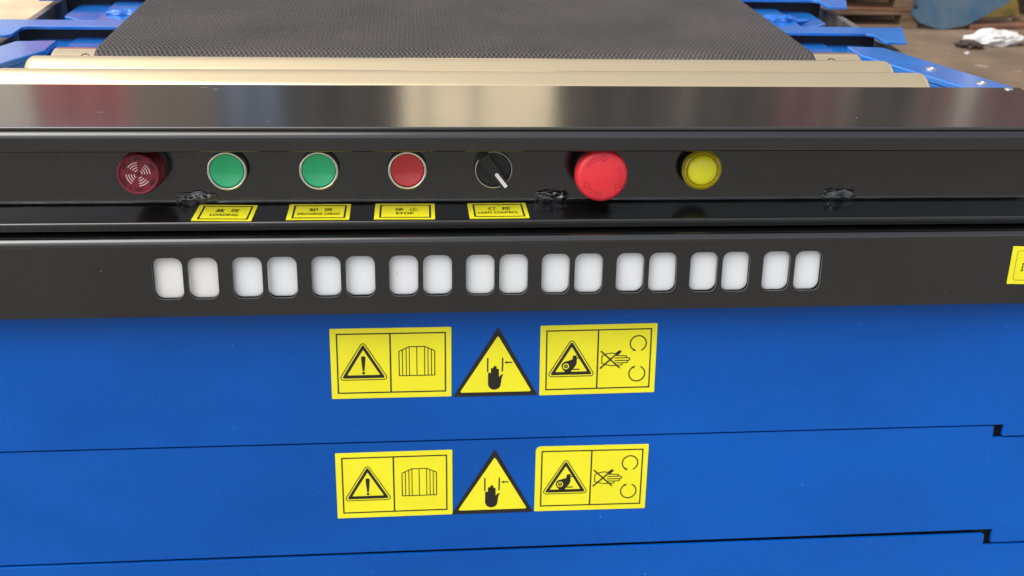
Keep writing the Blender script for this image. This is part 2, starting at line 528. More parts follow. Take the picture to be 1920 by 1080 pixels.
# --- pulley and the two rollers in front of it
def roller(name, x0, x1, y, z, r, rnd, label=None, flat=False):
    prof = [(0.0005, x0)]
    for k in range(9):
        a = math.pi / 2 * k / 8
        prof.append((r - rnd + rnd * math.sin(a), x0 + rnd - rnd * math.cos(a)))
    for k in range(1, 12): prof.append((r, x0 + rnd + (x1 - x0 - 2 * rnd) * k / 12))
    for k in range(9):
        a = math.pi / 2 * k / 8
        prof.append((r - rnd + rnd * math.cos(a), x1 - rnd + rnd * math.sin(a)))
    prof.append((0.0005, x1))
    W = Matrix.Translation((0, y, z)) @ Matrix.Rotation(math.pi / 2, 4, 'Y')
    me = lathe(name, prof, 96)
    if flat:                                     # slightly squared section: a flat facing up and forward, round shoulders
        for v in me.vertices:
            y_, z_ = v.co.y, -v.co.x
            th = math.atan2(z_, -y_) - R(60)
            k = (abs(math.cos(th)) ** 4.5 + abs(math.sin(th)) ** 4.5) ** (-1 / 4.5) * 0.875
            v.co.x *= k; v.co.y *= k
    return part(name, me, M['steel'], W=W, smooth=True, auto=True, label=label)
pul = roller('end_pulley', -0.309, 0.421, PY, PZ, PR, 0.004, 'silver end pulley showing beyond both belt edges')
for hx in (-0.2785, 0.390):
    a = R(62)
    W = Matrix.Translation((hx, PY - (PR - 0.001) * math.cos(a), PZ + (PR - 0.001) * math.sin(a))) @ Matrix.Rotation(R(28), 4, 'X')
    link_mesh('screw_hole_shade', lathe('screw_hole_shade', [(0.0040, -0.002), (0.0040, 0.0012), (0.0034, 0.0012), (0.0032, -0.001)], 20), M['void'], pul, W)
roller('roller', -0.3165, 0.4315, 0.905, 1.0025, 0.015, 0.010, 'silver steel roller between belt and front roller', flat=True)
roller('roller', -0.3300, 0.4460, 0.865, 1.0025, 0.015, 0.010, 'silver steel roller next to the glossy black plate', flat=True)
for s, xs in ((-1, (-0.322, -0.362)), (1, (0.437, 0.474))):
    part('roller_bracket', box_mesh('roller_bracket', min(xs), max(xs), 0.842, 0.985, 0.93, 0.992), M['bare'], bevel=0.001)
part('bearing_block', box_mesh('bearing_block', -0.33, 0.442, 0.842, 0.925, 0.940, 0.978), M['void'])

# --- side arms that splay out to the console, with bolts
for s in (-1, 1):
    def mx(p): return (CX + s * (p[0] - CX), p[1])
    out = [mx(p) for p in ((0.440, 1.000), (0.4895, 0.890), (0.512, 0.841), (0.560, 0.841), (0.541, 0.880), (0.476, 1.030), (0.440, 1.034))]
    arm = part('side_arm', slab('side_arm', out, 0.9945, 1.0005), M['bluetop'], bevel=0.0012)
    skirt = [mx(p) for p in ((0.4405, 1.000), (0.490, 0.890), (0.5125, 0.842), (0.516, 0.842), (0.4935, 0.890), (0.4445, 1.000))]
    link_mesh('arm_skirt', slab('arm_skirt', skirt, 0.955, 0.9944), M['bluetop'], arm)
    for bx, by in ((0.4875, 0.9463), (0.5126, 0.8976)):
        p = mx((bx, by))
        W = Matrix.Translation((p[0], p[1], 1.0005))
        b = link_mesh('bolt', lathe('bolt', [(0.0052, 0), (0.0052, 0.0008), (0.0045, 0.0014), (0.0030, 0.0014), (0.0026, 0.0006)], 24), M['bolt'], arm, W, smooth=True, auto=True)

# --- notched end flanges, decks and welds of the stages further back
for k, (dy, zz) in enumerate(((0.0, 1.0), (0.166, 1.001), (0.335, 1.001))):
    half = [(0.0, 1.085), (0.424, 1.085), (0.430, 1.081), (0.4325, 1.060), (0.4365, 1.0555), (0.4555, 1.0545), (0.473, 1.108), (0.0, 1.108)]
    o = [(CX + p[0], p[1] + dy) for p in half[1:-1]]
    o = o + [(2 * CX - x, y) for x, y in reversed(o)]
    piv = Matrix.Translation((0, 1.0545 + dy, zz))
    fl = part('stage_flange', slab('stage_flange', [(x, y - 1.0545 - dy) for x, y in o], -0.003, 0.0), M['bluetop'], W=piv @ Matrix.Rotation(R(3.5), 4, 'X'), bevel=0.0005)
    part('stage_deck', box_mesh('stage_deck', CX - 0.384, CX + 0.384, 0.992 + dy, 1.150 + dy, 0.980, 0.9885 + 0.002 * k), M['bluetop'], bevel=0.001)
    part('stage_bulkhead', box_mesh('stage_bulkhead', CX - 0.44, CX + 0.44, 1.098 + dy, 1.102 + dy, 0.90, zz - 0.0045), M['void'])
    for s in (-1, 1):
        x = CX + s * 0.4495
        part('side_rail', box_mesh('side_rail', x - 0.004, x + 0.004, 0.955 + dy, 1.13 + dy, 0.955, 0.990), M['bare'], bevel=0.001)
        # sloping gusset between deck and flange
        g = [(CX + s * a, b + dy) for a, b in ((0.385, 1.000), (0.425, 1.035), (0.425, 1.109), (0.385, 1.109))]
        part('deck_gusset', slab('deck_gusset', g, 0.978, 0.9865), M['bluetop'], bevel=0.001)

def lump(name, sx, sy, sz, seed, amp=0.35, fr=1.6, sub=4):
    b = bmesh.new()
    bmesh.ops.create_icosphere(b, subdivisions=sub, radius=1.0)
    for v in b.verts:
        p = v.co.copy()
        q = Vector((p.x * sx, p.y * sy, p.z * sz)) / max(sy, sz)
        d = 1 + amp * noise.noise(q * fr + Vector((seed, seed * 2.3, 0))) + amp * 0.5 * noise.noise(q * fr * 2.7 + Vector((0, seed, seed)))
        v.co = Vector((p.x * sx * d, p.y * sy * d, p.z * sz * d))
    me = bpy.data.meshes.new(name)
    b.to_mesh(me); b.free()
    return me
for wx, wy, sx, sd_ in ((-0.335, 1.022, 0.030, 1), (-0.300, 1.000, 0.014, 5), (-0.279, 1.020, 0.020, 9), (0.430, 1.018, 0.022, 2), (0.396, 1.004, 0.012, 7), (0.385, 1.020, 0.020, 12), (-0.30, 1.195, 0.02, 3), (0.42, 1.195, 0.03, 4)):
    part('weld_bead', lump('weld_bead', sx, 0.010, 0.0065, sd_, 0.4, 2.2), M['weld'], W=Matrix.Translation((wx, wy, 0.990)), smooth=True)

# --- black console: gloss top plate, hood lip, button panel with ledge
XL, XR = -0.400, 0.512
top = part('top_plate', extrude_x('top_plate', round_poly([(0.7292, 1.0118), (0.8375, 1.0118), (0.8375, 1.0142), (0.7292, 1.0142)], [0.0004, 0.0004, 0.001, 0.001], 4), XL, XR), M['gloss'],
           smooth=True, auto=True, label='glossy black top plate mirroring the surroundings')
for nx_, ny_, w_, a_ in ((-0.2195, 0.7630, 0.0030, 20), (-0.158, 0.8290, 0.0040, 10), (-0.148, 0.8240, 0.0025, -15), (0.3370, 0.7520, 0.0014, 60), (-0.10, 0.742, 0.0012, 0)):
    link_mesh('paint_chip', slab('paint_chip', [(-w_, -0.0002), (0, -0.0006), (w_, 0.0001), (w_ * 0.4, 0.0006)], 0, 0.0001), M['bolt'], top, Matrix.Translation((nx_, ny_, 1.01425)) @ Matrix.Rotation(R(a_), 4, 'Z'))
link_mesh('rivet', lathe('rivet', [(0.004, 0), (0.0035, 0.0008), (0.0005, 0.001)], 20), M['bolt'], top, Matrix.Translation((0.500, 0.832, 1.0142)), smooth=True)
part('hood_lip', extrude_x('hood_lip', round_poly([(0.7250, 0.9968), (0.7700, 0.9968), (0.7700, 1.0116), (0.7250, 1.0116)], [0.0022, 0, 0, 0.0050], 8), XL + 0.001, XR - 0.001), M['lip'], smooth=True, auto=True)
s_, c_ = math.sin(TILT), math.cos(TILT)
d0 = Vector((0.755, 0.947)); upv = Vector((s_, c_)); nin = Vector((c_, -s_))
ptop = d0 + upv * 0.0503
prof = [(ptop.x, ptop.y), (0.755, 0.947), (0.7185, 0.947), (0.7185, 0.9405), (0.7205, 0.9405), (0.7205, 0.945), (0.757, 0.945), (ptop.x + 0.002, ptop.y)]
panel = part('button_panel', extrude_x('button_panel', round_poly(prof, [0, 0.0030, 0.0016, 0.0006, 0.0006, 0, 0, 0], 6), XL + 0.002, XR - 0.002), M['ledge'], smooth=True, auto=True,
             label='recessed black panel with a narrow ledge below the buttons')
part('console_back', box_mesh('console_back', XL + 0.01, XR - 0.01, 0.7655, 0.8365, 0.905, 1.0112), M['void'])
part('console_floor', box_mesh('console_floor', XL + 0.01, XR - 0.01, 0.7385, 0.765, 0.915, 0.9300), M['void'])
for xe in (XL + 0.0005, XR - 0.0035):
    part('end_cap', slab('end_cap', [(0.7262, 0.9972), (0.7262, 1.0110), (0.8370, 1.0110), (0.8370, 0.905), (0.722, 0.905), (0.7225, 0.9445), (0.757, 0.9445), (0.763, 0.9972)], 0, 0.003), M['black'],
         W=Matrix(((0, 0, 1, xe), (1, 0, 0, 0), (0, 1, 0, 0), (0, 0, 0, 1))))

# weld seam along the crease and the three lumps of black sealant
def seam(name, x0, x1, r, material, y=0.7538, z=0.9484, amp=0.5, parent=panel):
    n = int((x1 - x0) / 0.0012)
    v, f = [], []
    for i in range(n + 1):
        x = x0 + (x1 - x0) * i / n
        rr = r * (0.7 + amp * noise.noise(Vector((x * 160, r * 900, 0))))
        for k in range(6):
            a = 2 * math.pi * k / 6
            v.append((x, y + rr * math.cos(a), z + rr * math.sin(a) + 0.0004 * noise.noise(Vector((x * 35, 3, 1)))))
    for i in range(n):
        for k in range(6):
            a, b = i * 6 + k, i * 6 + (k + 1) % 6
            f.append((a, b, b + 6, a + 6))
    return link_mesh(name, fix(raw(name, v, f)), material, parent, I4, smooth=True)
seam('weld_seam', 0.160, 0.323, 0.0008, M['ledge'])
seam('weld_seam', -0.40, -0.176, 0.0006, M['ledge'])
seam('weld_seam', -0.135, 0.090, 0.0006, M['ledge'])
seam('weld_seam', 0.352, 0.508, 0.0006, M['ledge'])
def sealant(x, w, seed, label):
    b = bmesh.new()
    nx, ny = 56, 22
    grid = []
    for i in range(nx + 1):
        row = []
        for j in range(ny + 1):
            a, t = -1 + 2 * i / nx, -1 + 2 * j / ny
            edge = 1 + 0.22 * noise.noise(Vector((a * 2.6, seed, 0))) + 0.12 * noise.noise(Vector((a * 7, seed, 2)))
            px = a * w * (1 + 0.08 * noise.noise(Vector((t * 2, seed, 7))))
            py = t * 0.0046 * edge * math.sqrt(max(0.0, 1 - 0.8 * a ** 4)) + 0.0014 * noise.noise(Vector((a * 2.2, seed + 4, 0)))
            r2 = max(abs(a) ** 3, abs(t) ** 2.2)
            hgt = 0.0020 * max(0, 1 - r2) ** 0.45
            hgt *= 1 + 1.0 * noise.noise(Vector((a * 1.9, t * 1.3, seed))) + 0.3 * noise.noise(Vector((a * 4, t * 1.8, seed + 3)))
            row.append(b.verts.new((px, py, max(-0.0003, hgt))))
        grid.append(row)
    for i in range(nx):
        for j in range(ny):
            b.faces.new((grid[i][j], grid[i + 1][j], grid[i + 1][j + 1], grid[i][j + 1]))
    me = bpy.data.meshes.new('sealant_patch'); b.to_mesh(me); b.free()
    W = at(CONSOLE, x, 4.2, 0.2)
    o = link_mesh('sealant_patch', me, M['blob'], panel, W, smooth=True, label=label)
    for k in range(6):
        rx = random.uniform(-1, 1) * w * 1.1
        link_mesh('sealant_crumb', lump('sealant_crumb', 0.0009, 0.0008, 0.0007, k + seed, sub=1), M['blob'], o, W @ Matrix.Translation((rx, random.choice((-1, 1)) * random.uniform(0.004, 0.0065), 0.0004)), smooth=True)
sealant(-157, 0.0150, 1.3, 'glossy lump of black sealant left of the LOADING sticker')
sealant(107.5, 0.0130, 4.1, 'glossy lump of black sealant left of the red mushroom button')
sealant(335, 0.0135, 8.7, 'glossy lump of black sealant at the right end')

# --- push buttons, selector, emergency stop, buzzer, lamp (all centred 26 mm up the panel)
def push_button(x, capmat, label):
    W = at(CONSOLE, x, 26)
    b = part('push_button', lathe('push_button', [(0.0138, 0), (0.0138, 0.0065), (0.0125, 0.0066)], 56), M['knob'], W=W, smooth=True, auto=True, label=label)
    ring = []
    for k in range(9):
        a = math.pi * k / 8
        ring.append((0.01340 + 0.0011 * math.cos(a), 0.0080 + 0.0012 * math.sin(a)))
    link_mesh('bezel', lathe('bezel', [(0.0145, 0.0060)] + ring + [(0.0123, 0.0060)], 64, close=False), M['chrome'], b, W, smooth=True)
    cap = [(0.0122, 0.005), (0.0122, 0.0078), (0.0119, 0.0083)]
    for k in range(7):
        r = 0.0113 * (1 - k / 6)
        cap.append((max(r, 0.0003), 0.0084 - 0.0015 * (1 - (r / 0.0113) ** 2)))
    link_mesh('cap', lathe('cap', cap, 64), capmat, b, W, smooth=True, auto=True)
    return b
push_button(-133.0, M['green'], 'green push button above the LOADING sticker')
push_button(-66.7, M['green'], 'green push button above the DISCHARGE CARGO sticker')
push_button(-1.7, M['red'], 'flat red push button above the STOP sticker')

# selector switch
W = at(CONSOLE, 62.6, 26)
sel = part('selector_switch', lathe('selector_switch', [(0.0140, 0), (0.0140, 0.006), (0.0126, 0.0062), (0.0126, 0.0048), (0.0003, 0.0048)], 56), M['knob'], W=W, smooth=True, auto=True,
           label='black rotary selector with white pointer above the LIGHT CONTROL sticker')
ANG = R(-52)
for a0, a1 in ((-40, 108), (142, 292)):
    v, f, n = [], [], 40
    for i in range(n + 1):
        a = R(a0 + (a1 - a0) * i / n)
        for r, h in ((0.0128, 0.0058), (0.0129, 0.0076), (0.0135, 0.0080), (0.0141, 0.0076), (0.0142, 0.0058)):
            v.append((r * math.cos(a), r * math.sin(a), h))
    for i in range(n):
        for k in range(4):
            f.append((i * 5 + k, i * 5 + k + 1, i * 5 + k + 6, i * 5 + k + 5))
    link_mesh('bezel_arc', fix(raw('bezel_arc', v, f)), M['dimchrome'], sel, W, smooth=True)
KW = W @ Matrix.Rotation(ANG, 4, 'Z')
kn = slab('knob', round_poly([(-0.0142, -0.0046), (0.0128, -0.0030), (0.0138, 0.0), (0.0128, 0.0030), (-0.0142, 0.0046)], [0.0015, 0.001, 0.001, 0.001, 0.0015], 4), 0.0047, 0.0165)
knob = link_mesh('knob', kn, M['knob'], sel, KW, bevel=0.0012)
link_mesh('pointer', slab('pointer', round_poly(rect(0.0012, -0.00135, 0.0142, 0.00135), [0.0012, 0.0003, 0.0003, 0.0012], 4), 0.0155, 0.01695), M['white'], sel, KW)

# emergency stop
W = at(CONSOLE, 140.6, 26)
es = part('emergency_stop', lathe('emergency_stop', [(0.0140, 0), (0.0140, 0.010), (0.0110, 0.011), (0.0110, 0.020)], 56), M['knob'], W=W, smooth=True, auto=True,
          label='large red mushroom emergency stop with engraved turn arrows')
prof = [(0.0110, 0.0165), (0.0172, 0.0180), (0.0190, 0.0200), (0.0197, 0.0230), (0.0197, 0.0275), (0.0193, 0.0300), (0.0183, 0.0318), (0.0168, 0.0328)]
for r in (0.0150, 0.0120, 0.008, 0.004, 0.0003): prof.append((r, 0.0328 + 0.0012 * (1 - (r / 0.0168) ** 2)))
me = lathe('mushroom_cap', prof, 120)
for v in me.vertices:
    rr = math.hypot(v.co.x, v.co.y)
    if rr > 0.0189:
        k = round(math.atan2(v.co.y, v.co.x) / (2 * math.pi / 120)) % 2
        v.co.x *= 1 - 0.012 * k; v.co.y *= 1 - 0.012 * k
link_mesh('mushroom_cap', me, M['estop'], es, W, smooth=True, auto=True)
for k, a in enumerate((150, 30, -90)):
    ik = Ink()
    pts = []
    r1, r2, a0, a1 = 12.6, 14.6, a - 3, a - 58
    for q in range(15): t = R(a0 + (a1 - a0) * q / 14); pts.append((r1 * math.cos(t), r1 * math.sin(t)))
    tip = R(a1 - 16)
    pts += [(11.2 * math.cos(R(a1)), 11.2 * math.sin(R(a1))), (13.6 * math.cos(tip), 13.6 * math.sin(tip)), (16.0 * math.cos(R(a1)), 16.0 * math.sin(R(a1)))]
    for q in range(15): t = R(a1 + (a0 - a1) * q / 14); pts.append((r2 * math.cos(t), r2 * math.sin(t)))
    o = ik.stroke(pts, 0.42, True).build('turn_arrow', M['engraved'], es, W, z=0.0)
    for v in o.data.vertices:
        rr = math.hypot(v.co.x, v.co.y)
        v.co.z = 0.0328 + 0.0012 * (1 - (rr / 0.0168) ** 2) + 0.00008

# buzzer
W = at(CONSOLE, -192.5, 26.8)
prof = [(0.0155, 0), (0.0155, 0.0075), (0.0148, 0.0085), (0.0138, 0.0095), (0.0138, 0.0130), (0.0150, 0.0145), (0.0152, 0.0215), (0.0147, 0.0232), (0.0138, 0.0238), (0.0130, 0.0236), (0.0127, 0.0226), (0.0003, 0.0226)]
bz = part('buzzer', lathe('buzzer', prof, 64), M['buzzer'], W=W, smooth=True, auto=True, label='dark red round buzzer with pale slotted grille')
gr, dk = Ink(), Ink()
for q in range(4):
    for k in range(4):
        r = 2.9 + 1.8 * k
        gr.arc((0, 0), r, 90 * q + 1, 90 * q + 54, 0.72, 14)
gr.build('grille', M['buzzlight'], bz, W, z=0.02285)
for a in (88, 28, 148, 208, 268, 328):
    dk.arc((0, 0), 11.1, a - 14, a + 14, 1.9, 12)
dk.disc((11.1 * math.cos(R(118)), 11.1 * math.sin(R(118))), 0.75).disc((11.1 * math.cos(R(238)), 11.1 * math.sin(R(238))), 0.75).disc((0, 0), 1.0)
dk.build('vent_slot', M['buzzdark'], bz, W, z=0.02283)

# indicator lamp
W = at(CONSOLE, 221, 26)
il = part('indicator_lamp', lathe('indicator_lamp', [(0.0128, 0), (0.0128, 0.0083), (0.0154, 0.0086), (0.0154, 0.0105), (0.0146, 0.0112), (0.0142, 0.0122), (0.0128, 0.0128), (0.0117, 0.0118), (0.0112, 0.0108)], 64), M['amberrim'], W=W, smooth=True, auto=True,
          label='round yellow indicator lamp with olive rim')
dome = [(0.0113, 0.0100), (0.0113, 0.0122)] + [(0.0113 * math.cos(R(a)), 0.0122 + 0.0034 * math.sin(R(a))) for a in (15, 30, 45, 60, 75, 88)]
link_mesh('lens', lathe('lens', dome, 64), M['amber'], il, W, smooth=True, auto=True)

# --- name stickers on the ledge
def ledge_sticker(corners, zh, en, wz, we, label):
    (x0, y0), (x1, y1), (x2, y2), (x3, y3) = corners          # TL TR BR BL in mm
    W = Matrix.Translation((x3 * 0.001, y3 * 0.001, 0.9472))
    ang = math.atan2(y2 - y3, x2 - x3)
    w, h = math.hypot(x2 - x3, y2 - y3), ((y0 - y3) + (y1 - y2)) / 2
    sh = ((x0 - x3) + (x1 - x2)) / 2 / h
    Wl = W @ Matrix.Rotation(ang, 4, 'Z') @ Matrix(((1, sh, 0, 0), (0, 1, 0, 0), (0, 0, 1, 0), (0, 0, 0, 1)))
    o = link_mesh('name_sticker', slab('name_sticker', round_poly(rect(0, 0, w * .001, h * .001), 0.0004, 2), 0, 0.0003), M['yellow'], conv, Wl, label=label)
    Ink().stroke([(4.3, 3.0), (w - 3.6, 3.0), (w - 3.6, h - 3.2), (4.3, h - 3.2)], 1.3, True).build('frame_line', M['ink'], o, Wl)
    text_mesh('lettering', zh, wz, 6.4, M['ink'], o, Wl, w * 0.5 + 1, h * 0.62, bold=0.008)
    text_mesh('lettering', en, we, 4.3, M['ink'], o, Wl, w * 0.5, h * 0.36, bold=0.022)
ledge_sticker([(-154.0, 751.2), (-109.5, 751.6), (-113.6, 721.8), (-156.2, 721.3)], '装  货', 'LOADING', 17, 20, 'yellow sticker reading LOADING on the ledge')
ledge_sticker([(-88.4, 750.6), (-43.6, 751.4), (-44.2, 721.6), (-89.4, 721.3)], '卸  货', 'DISCHARGE CARGO', 17, 30.5, 'yellow sticker reading DISCHARGE CARGO on the ledge')
ledge_sticker([(-25.0, 751.0), (19.0, 751.2), (17.9, 721.4), (-26.4, 721.2)], '停  止', 'STOP', 17, 13, 'yellow sticker reading STOP on the ledge')
ledge_sticker([(43.2, 750.4), (87.6, 750.9), (87.5, 721.5), (43.3, 720.9)], '灯  控', 'LIGHT CONTROL', 17, 30, 'yellow sticker reading LIGHT CONTROL on the ledge')

# --- slotted lamp panel
LAMP = FRONT @ Matrix.Translation((0, 0.0018, 0.006))     # this panel stands 10 mm proud of the blue sheets
SLOT0, PITCH, GAP = -172.2, 55.6, 24.55
xs = [SLOT0 + PITCH * i + GAP * j for i in range(9) for j in range(2)]
def slot_outline(cx, w=20.9, h=30.9, r=6.0, cy=-0.05): return round_poly([((cx + a * w / 2) * .001, (cy + b * h / 2) * .001) for a, b in ((-1, -1), (1, -1), (1, 1), (-1, 1))], r * .001, 6)
sp_out = rect(-0.418, -0.0285, 0.532, 0.0240)
lamp_panel = part('lamp_panel', slab('lamp_panel', sp_out, 0.0018, 0.0040, [slot_outline(x) for x in xs]), M['black'], W=LAMP, bevel=0.00035, segs=2, label='black panel with eighteen rounded white lamp windows')
# rolled top edge of that panel (profile in the panel's own frame: y = up, z = out)
rp = round_poly([(0.0240, 0.0040), (0.0296, 0.0040), (0.0296, -0.034), (0.0240, -0.034)], [0, 0.0045, 0, 0], 8)
rv = extrude_x('rolled_edge', rp, -0.418, 0.532)
link_mesh('rolled_edge', rv, M['lip'], lamp_panel, LAMP, smooth=True, auto=True)
link_mesh('bottom_return', slab('bottom_return', rect(-0.418, -0.0285, 0.532, -0.0265), -0.0128, 0.0017), M['black'], lamp_panel, LAMP)
bp = slab('back_plate', rect(-0.417, -0.0262, 0.531, 0.0238), -0.009, -0.0045)
link_mesh('back_plate', bp, M['void'], lamp_panel, LAMP)
def lens_mesh(material):
    o = slot_outline(0, 22.0, 32.0, 6.5, 0)
    n = len(o); v, f = [], []
    levels = [(1.0, -0.0027), (1.0, 0.0006), (0.985, 0.0009), (0.94, 0.0011), (0.85, 0.00125), (0.65, 0.0014), (0.35, 0.00145), (0.02, 0.0015)]
    for s, h in levels: v += [(p[0] * s, p[1] * s, h) for p in o]
    for i in range(len(levels) - 1):
        for k in range(n):
            a, b = i * n + k, i * n + (k + 1) % n
            f.append((a, b, b + n, a + n))
    f.append(tuple((len(levels) - 1) * n + k for k in range(n)))
    me = fix(raw('lamp_window', v, f))
    me.polygons.foreach_set('use_smooth', [True] * len(me.polygons))
    me.materials.append(material)
    return me
lm = lens_mesh(M['lens'])
lm_old = lens_mesh(M['lens_old'])
for i, x in enumerate(xs):
    W = at(LAMP, x + random.uniform(-.25, .25), 0.35 + random.uniform(-.2, .2), -1.6, R(random.uniform(-.6, .6)))
    link_mesh('lamp_window', lm_old if i in (0, 1) else lm, None, lamp_panel, W)

# sticker at the far right of the lamp panel
W = at(LAMP, 456.0, -12.4, 4.05, R(-1.5))
o = link_mesh('side_sticker', slab('side_sticker', round_poly(rect(0, 0, 0.060, 0.0300), 0.0006, 3), 0, 0.0003), M['yellow'], conv, W, label='yellow sticker cut off by the picture edge at far right')
Ink().stroke(round_poly(rect(4.2, 3.2, 56, 26.6), 2.2, 5), 0.42, True).build('frame_line', M['fineink'], o, W)
Ink().stroke([(10.2, 10.6), (10.2, 16.4), (13.6, 16.4), (13.6, 10.6)], 0.85).stroke([(9.2, 10.8), (11.2, 10.8)], 0.7).stroke([(12.6, 10.8), (14.6, 10.8)], 0.7).build('lettering', M['ink'], o, W)

# --- blue front sheets of the nested stages; each laps the next with a notched edge
def stage_sheet(name, bottom, top, nb, nt, n0, label=None):
    """top / bottom: height in mm of the edge; nb / nt: (x of the notch, drop) or None"""
    L_, R_ = -480, 592
    pts = []
    def edge(e, notch, left_to_right):
        l, r = e
        row = []
        if notch:
            x, drop, rad = notch
            xl = 2 * CX * 1000 - x
            yl = lambda q: l + (r - l) * (q - L_) / (R_ - L_)
            row = [(L_, yl(L_) - drop, 0), (xl, yl(xl) - drop, rad), (xl, yl(xl), rad), (x, yl(x), rad), (x, yl(x) - drop, rad), (R_, yl(R_) - drop, 0)]
        else: row = [(L_, l, 0), (R_, r, 0)]
        return row if left_to_right else row[::-1]
    pts = edge(bottom, nb, True) + edge(top, nt, False)
    o = round_poly([(p[0] * .001, p[1] * .001) for p in pts], [p[2] * .001 for p in pts], 4)
    return part(name, slab(name, o, n0 - 0.003, n0), M['blue'], W=SHEETS, bevel=0.0011, label=label)
stage_sheet('stage_sheet', (-135.8, -135.8), (-20, -20), (485.1, 10.4, 0.8), None, 0.0, 'blue front sheet carrying the upper row of warning stickers')
stage_sheet('stage_sheet', (-233.9, -233.9), (-137.3, -137.3), (491.2, 12.9, 0.8), (477.0, 10.7, 1.6), -0.0006, 'blue front sheet carrying the lower row of warning stickers')
stage_sheet('stage_sheet', (-338.0, -338.0), (-235.1, -237.9), None, (483.5, 11.0, 1.8), 0.0008, 'lowest blue front sheet below both sticker rows')
part('sheet_backing', slab('sheet_backing', rect(-0.47, -0.345, 0.582, -0.022), -0.012, -0.0075), M['void'], W=SHEETS)
# body and legs of the machine, below and behind what the photograph shows
part('chassis', box_mesh('chassis', CX - 0.42, CX + 0.42, 0.845, 2.6, 0.45, 0.950), M['blue'], bevel=0.004)
for x in (-0.33, 0.44):
    for y in (0.95, 2.4):
        part('leg', box_mesh('leg', x - 0.04, x + 0.04, y - 0.04, y + 0.04, 0.012, 0.452), M['blue'], bevel=0.003)
        part('foot_plate', box_mesh('foot_plate', x - 0.07, x + 0.07, y - 0.07, y + 0.07, 0.0, 0.0125), M['blue'], bevel=0.002)

# --- warning stickers
def tri_round(a, b, c, r): return round_poly([a, b, c], r, 5)
def sticker_base(x, y, w, h, label, rot=0.0, corner=0.6, peel=0.0, n=0.05):
    W = at(SHEETS, x, y, n, rot)
    rad = [corner, corner, corner, max(corner, peel)]
    me = slab('warning_sticker', round_poly(rect(0, 0, w * .001, h * .001), [r * .001 for r in rad], 4), 0, 0.0003)
    return link_mesh('warning_sticker', me, M['yellow'], conv, W, label=label), W
def triangle_symbol(name, s, W, fill=True):
    k = Ink()
    k.stroke(tri_round((24.5, 46.6), (5.6, 15.4), (43.4, 15.4), 2.0), 0.62, True)
    k.poly(tri_round((24.5, 44.3), (8.0, 16.7), (41.0, 16.7), 1.0), [tri_round((24.5, 39.9), (12.0, 19.2), (37.0, 19.2), 0.4)])
    return k.build(name, M['ink'], s, W)
def frame(s, W, w, h):
    Ink().stroke([(5.0, 4.7), (w - 4.6, 4.7), (w - 4.6, h - 4.4), (5.0, h - 4.4)], 1.0, True).stroke([(45.0, 5.1), (45.0, h - 4.8)], 1.1).build('frame_line', M['ink'], s, W)
def barrier_sticker(x, y, label, **k):
    s, W = sticker_base(x, y, 91.3, 57.0, label, **k)
    frame(s, W, 91.3, 57.0)
    triangle_symbol('warning_triangle', s, W)
    Ink().poly(round_poly([(22.7, 34.6), (23.8, 22.6), (25.2, 22.6), (26.3, 34.6)], [1.3, .3, .3, 1.3], 5)).disc((24.5, 20.9), 1.1).build('exclamation_mark', M['ink'], s, W)
    g = Ink().stroke([(51.5, 18.1), (51.5, 38.1), (59.3, 41.7), (71.0, 41.7), (78.6, 38.1), (78.6, 18.1)], 0.7, True)
    for vx, vt in ((54.1, 39.2), (56.9, 40.5), (59.3, 41.6), (65.0, 41.7), (70.9, 41.6), (73.5, 40.4), (76.1, 39.2)): g.stroke([(vx, 18.2), (vx, vt)], 0.6)
    g.build('curtain_symbol', M['ink'], s, W)
def crush_sticker(x, y, label, n=0.05):
    W = at(SHEETS, x, y, n)
    o = link_mesh('crush_sticker', slab('crush_sticker', round_poly([(0.0, 0.0), (0.0659, 0.0), (0.0345, 0.0566)], 0.0005, 3), 0, 0.0003), M['ink'], conv, W, label=label)
    Ink().poly(round_poly([(5.2, 3.3), (60.9, 3.3), (34.5, 49.8)], 0.9, 4)).build('yellow_field', M['yellow'], o, W, z=0.00045)
    hand = [(27.0, 19.0), (27.0, 9.6), (28.2, 6.9), (30.4, 5.5), (32.6, 5.3), (35.0, 6.2), (36.6, 8.2), (37.2, 12.0), (37.4, 14.6), (38.8, 18.1), (36.9, 17.6), (35.5, 15.6), (35.3, 22.2), (34.9, 22.7), (33.6, 22.7), (33.5, 24.6), (32.4, 25.3), (31.2, 24.6), (31.1, 23.4), (29.6, 23.4), (29.2, 22.9), (29.2, 19.4), (27.6, 19.6)]
    Ink().poly(hand).build('hand_symbol', M['ink'], o, W, z=0.0006)
    Ink().stroke([(26.7, 20.2), (26.7, 31.8)], 1.05).stroke([(38.0, 20.4), (38.3, 31.8)], 1.05).stroke([(41.2, 27.8), (45.6, 27.8)], 0.9).poly([(39.4, 27.8), (42.0, 28.9), (42.0, 26.7)]).build('arrow_symbol', M['ink'], o, W, z=0.0006)
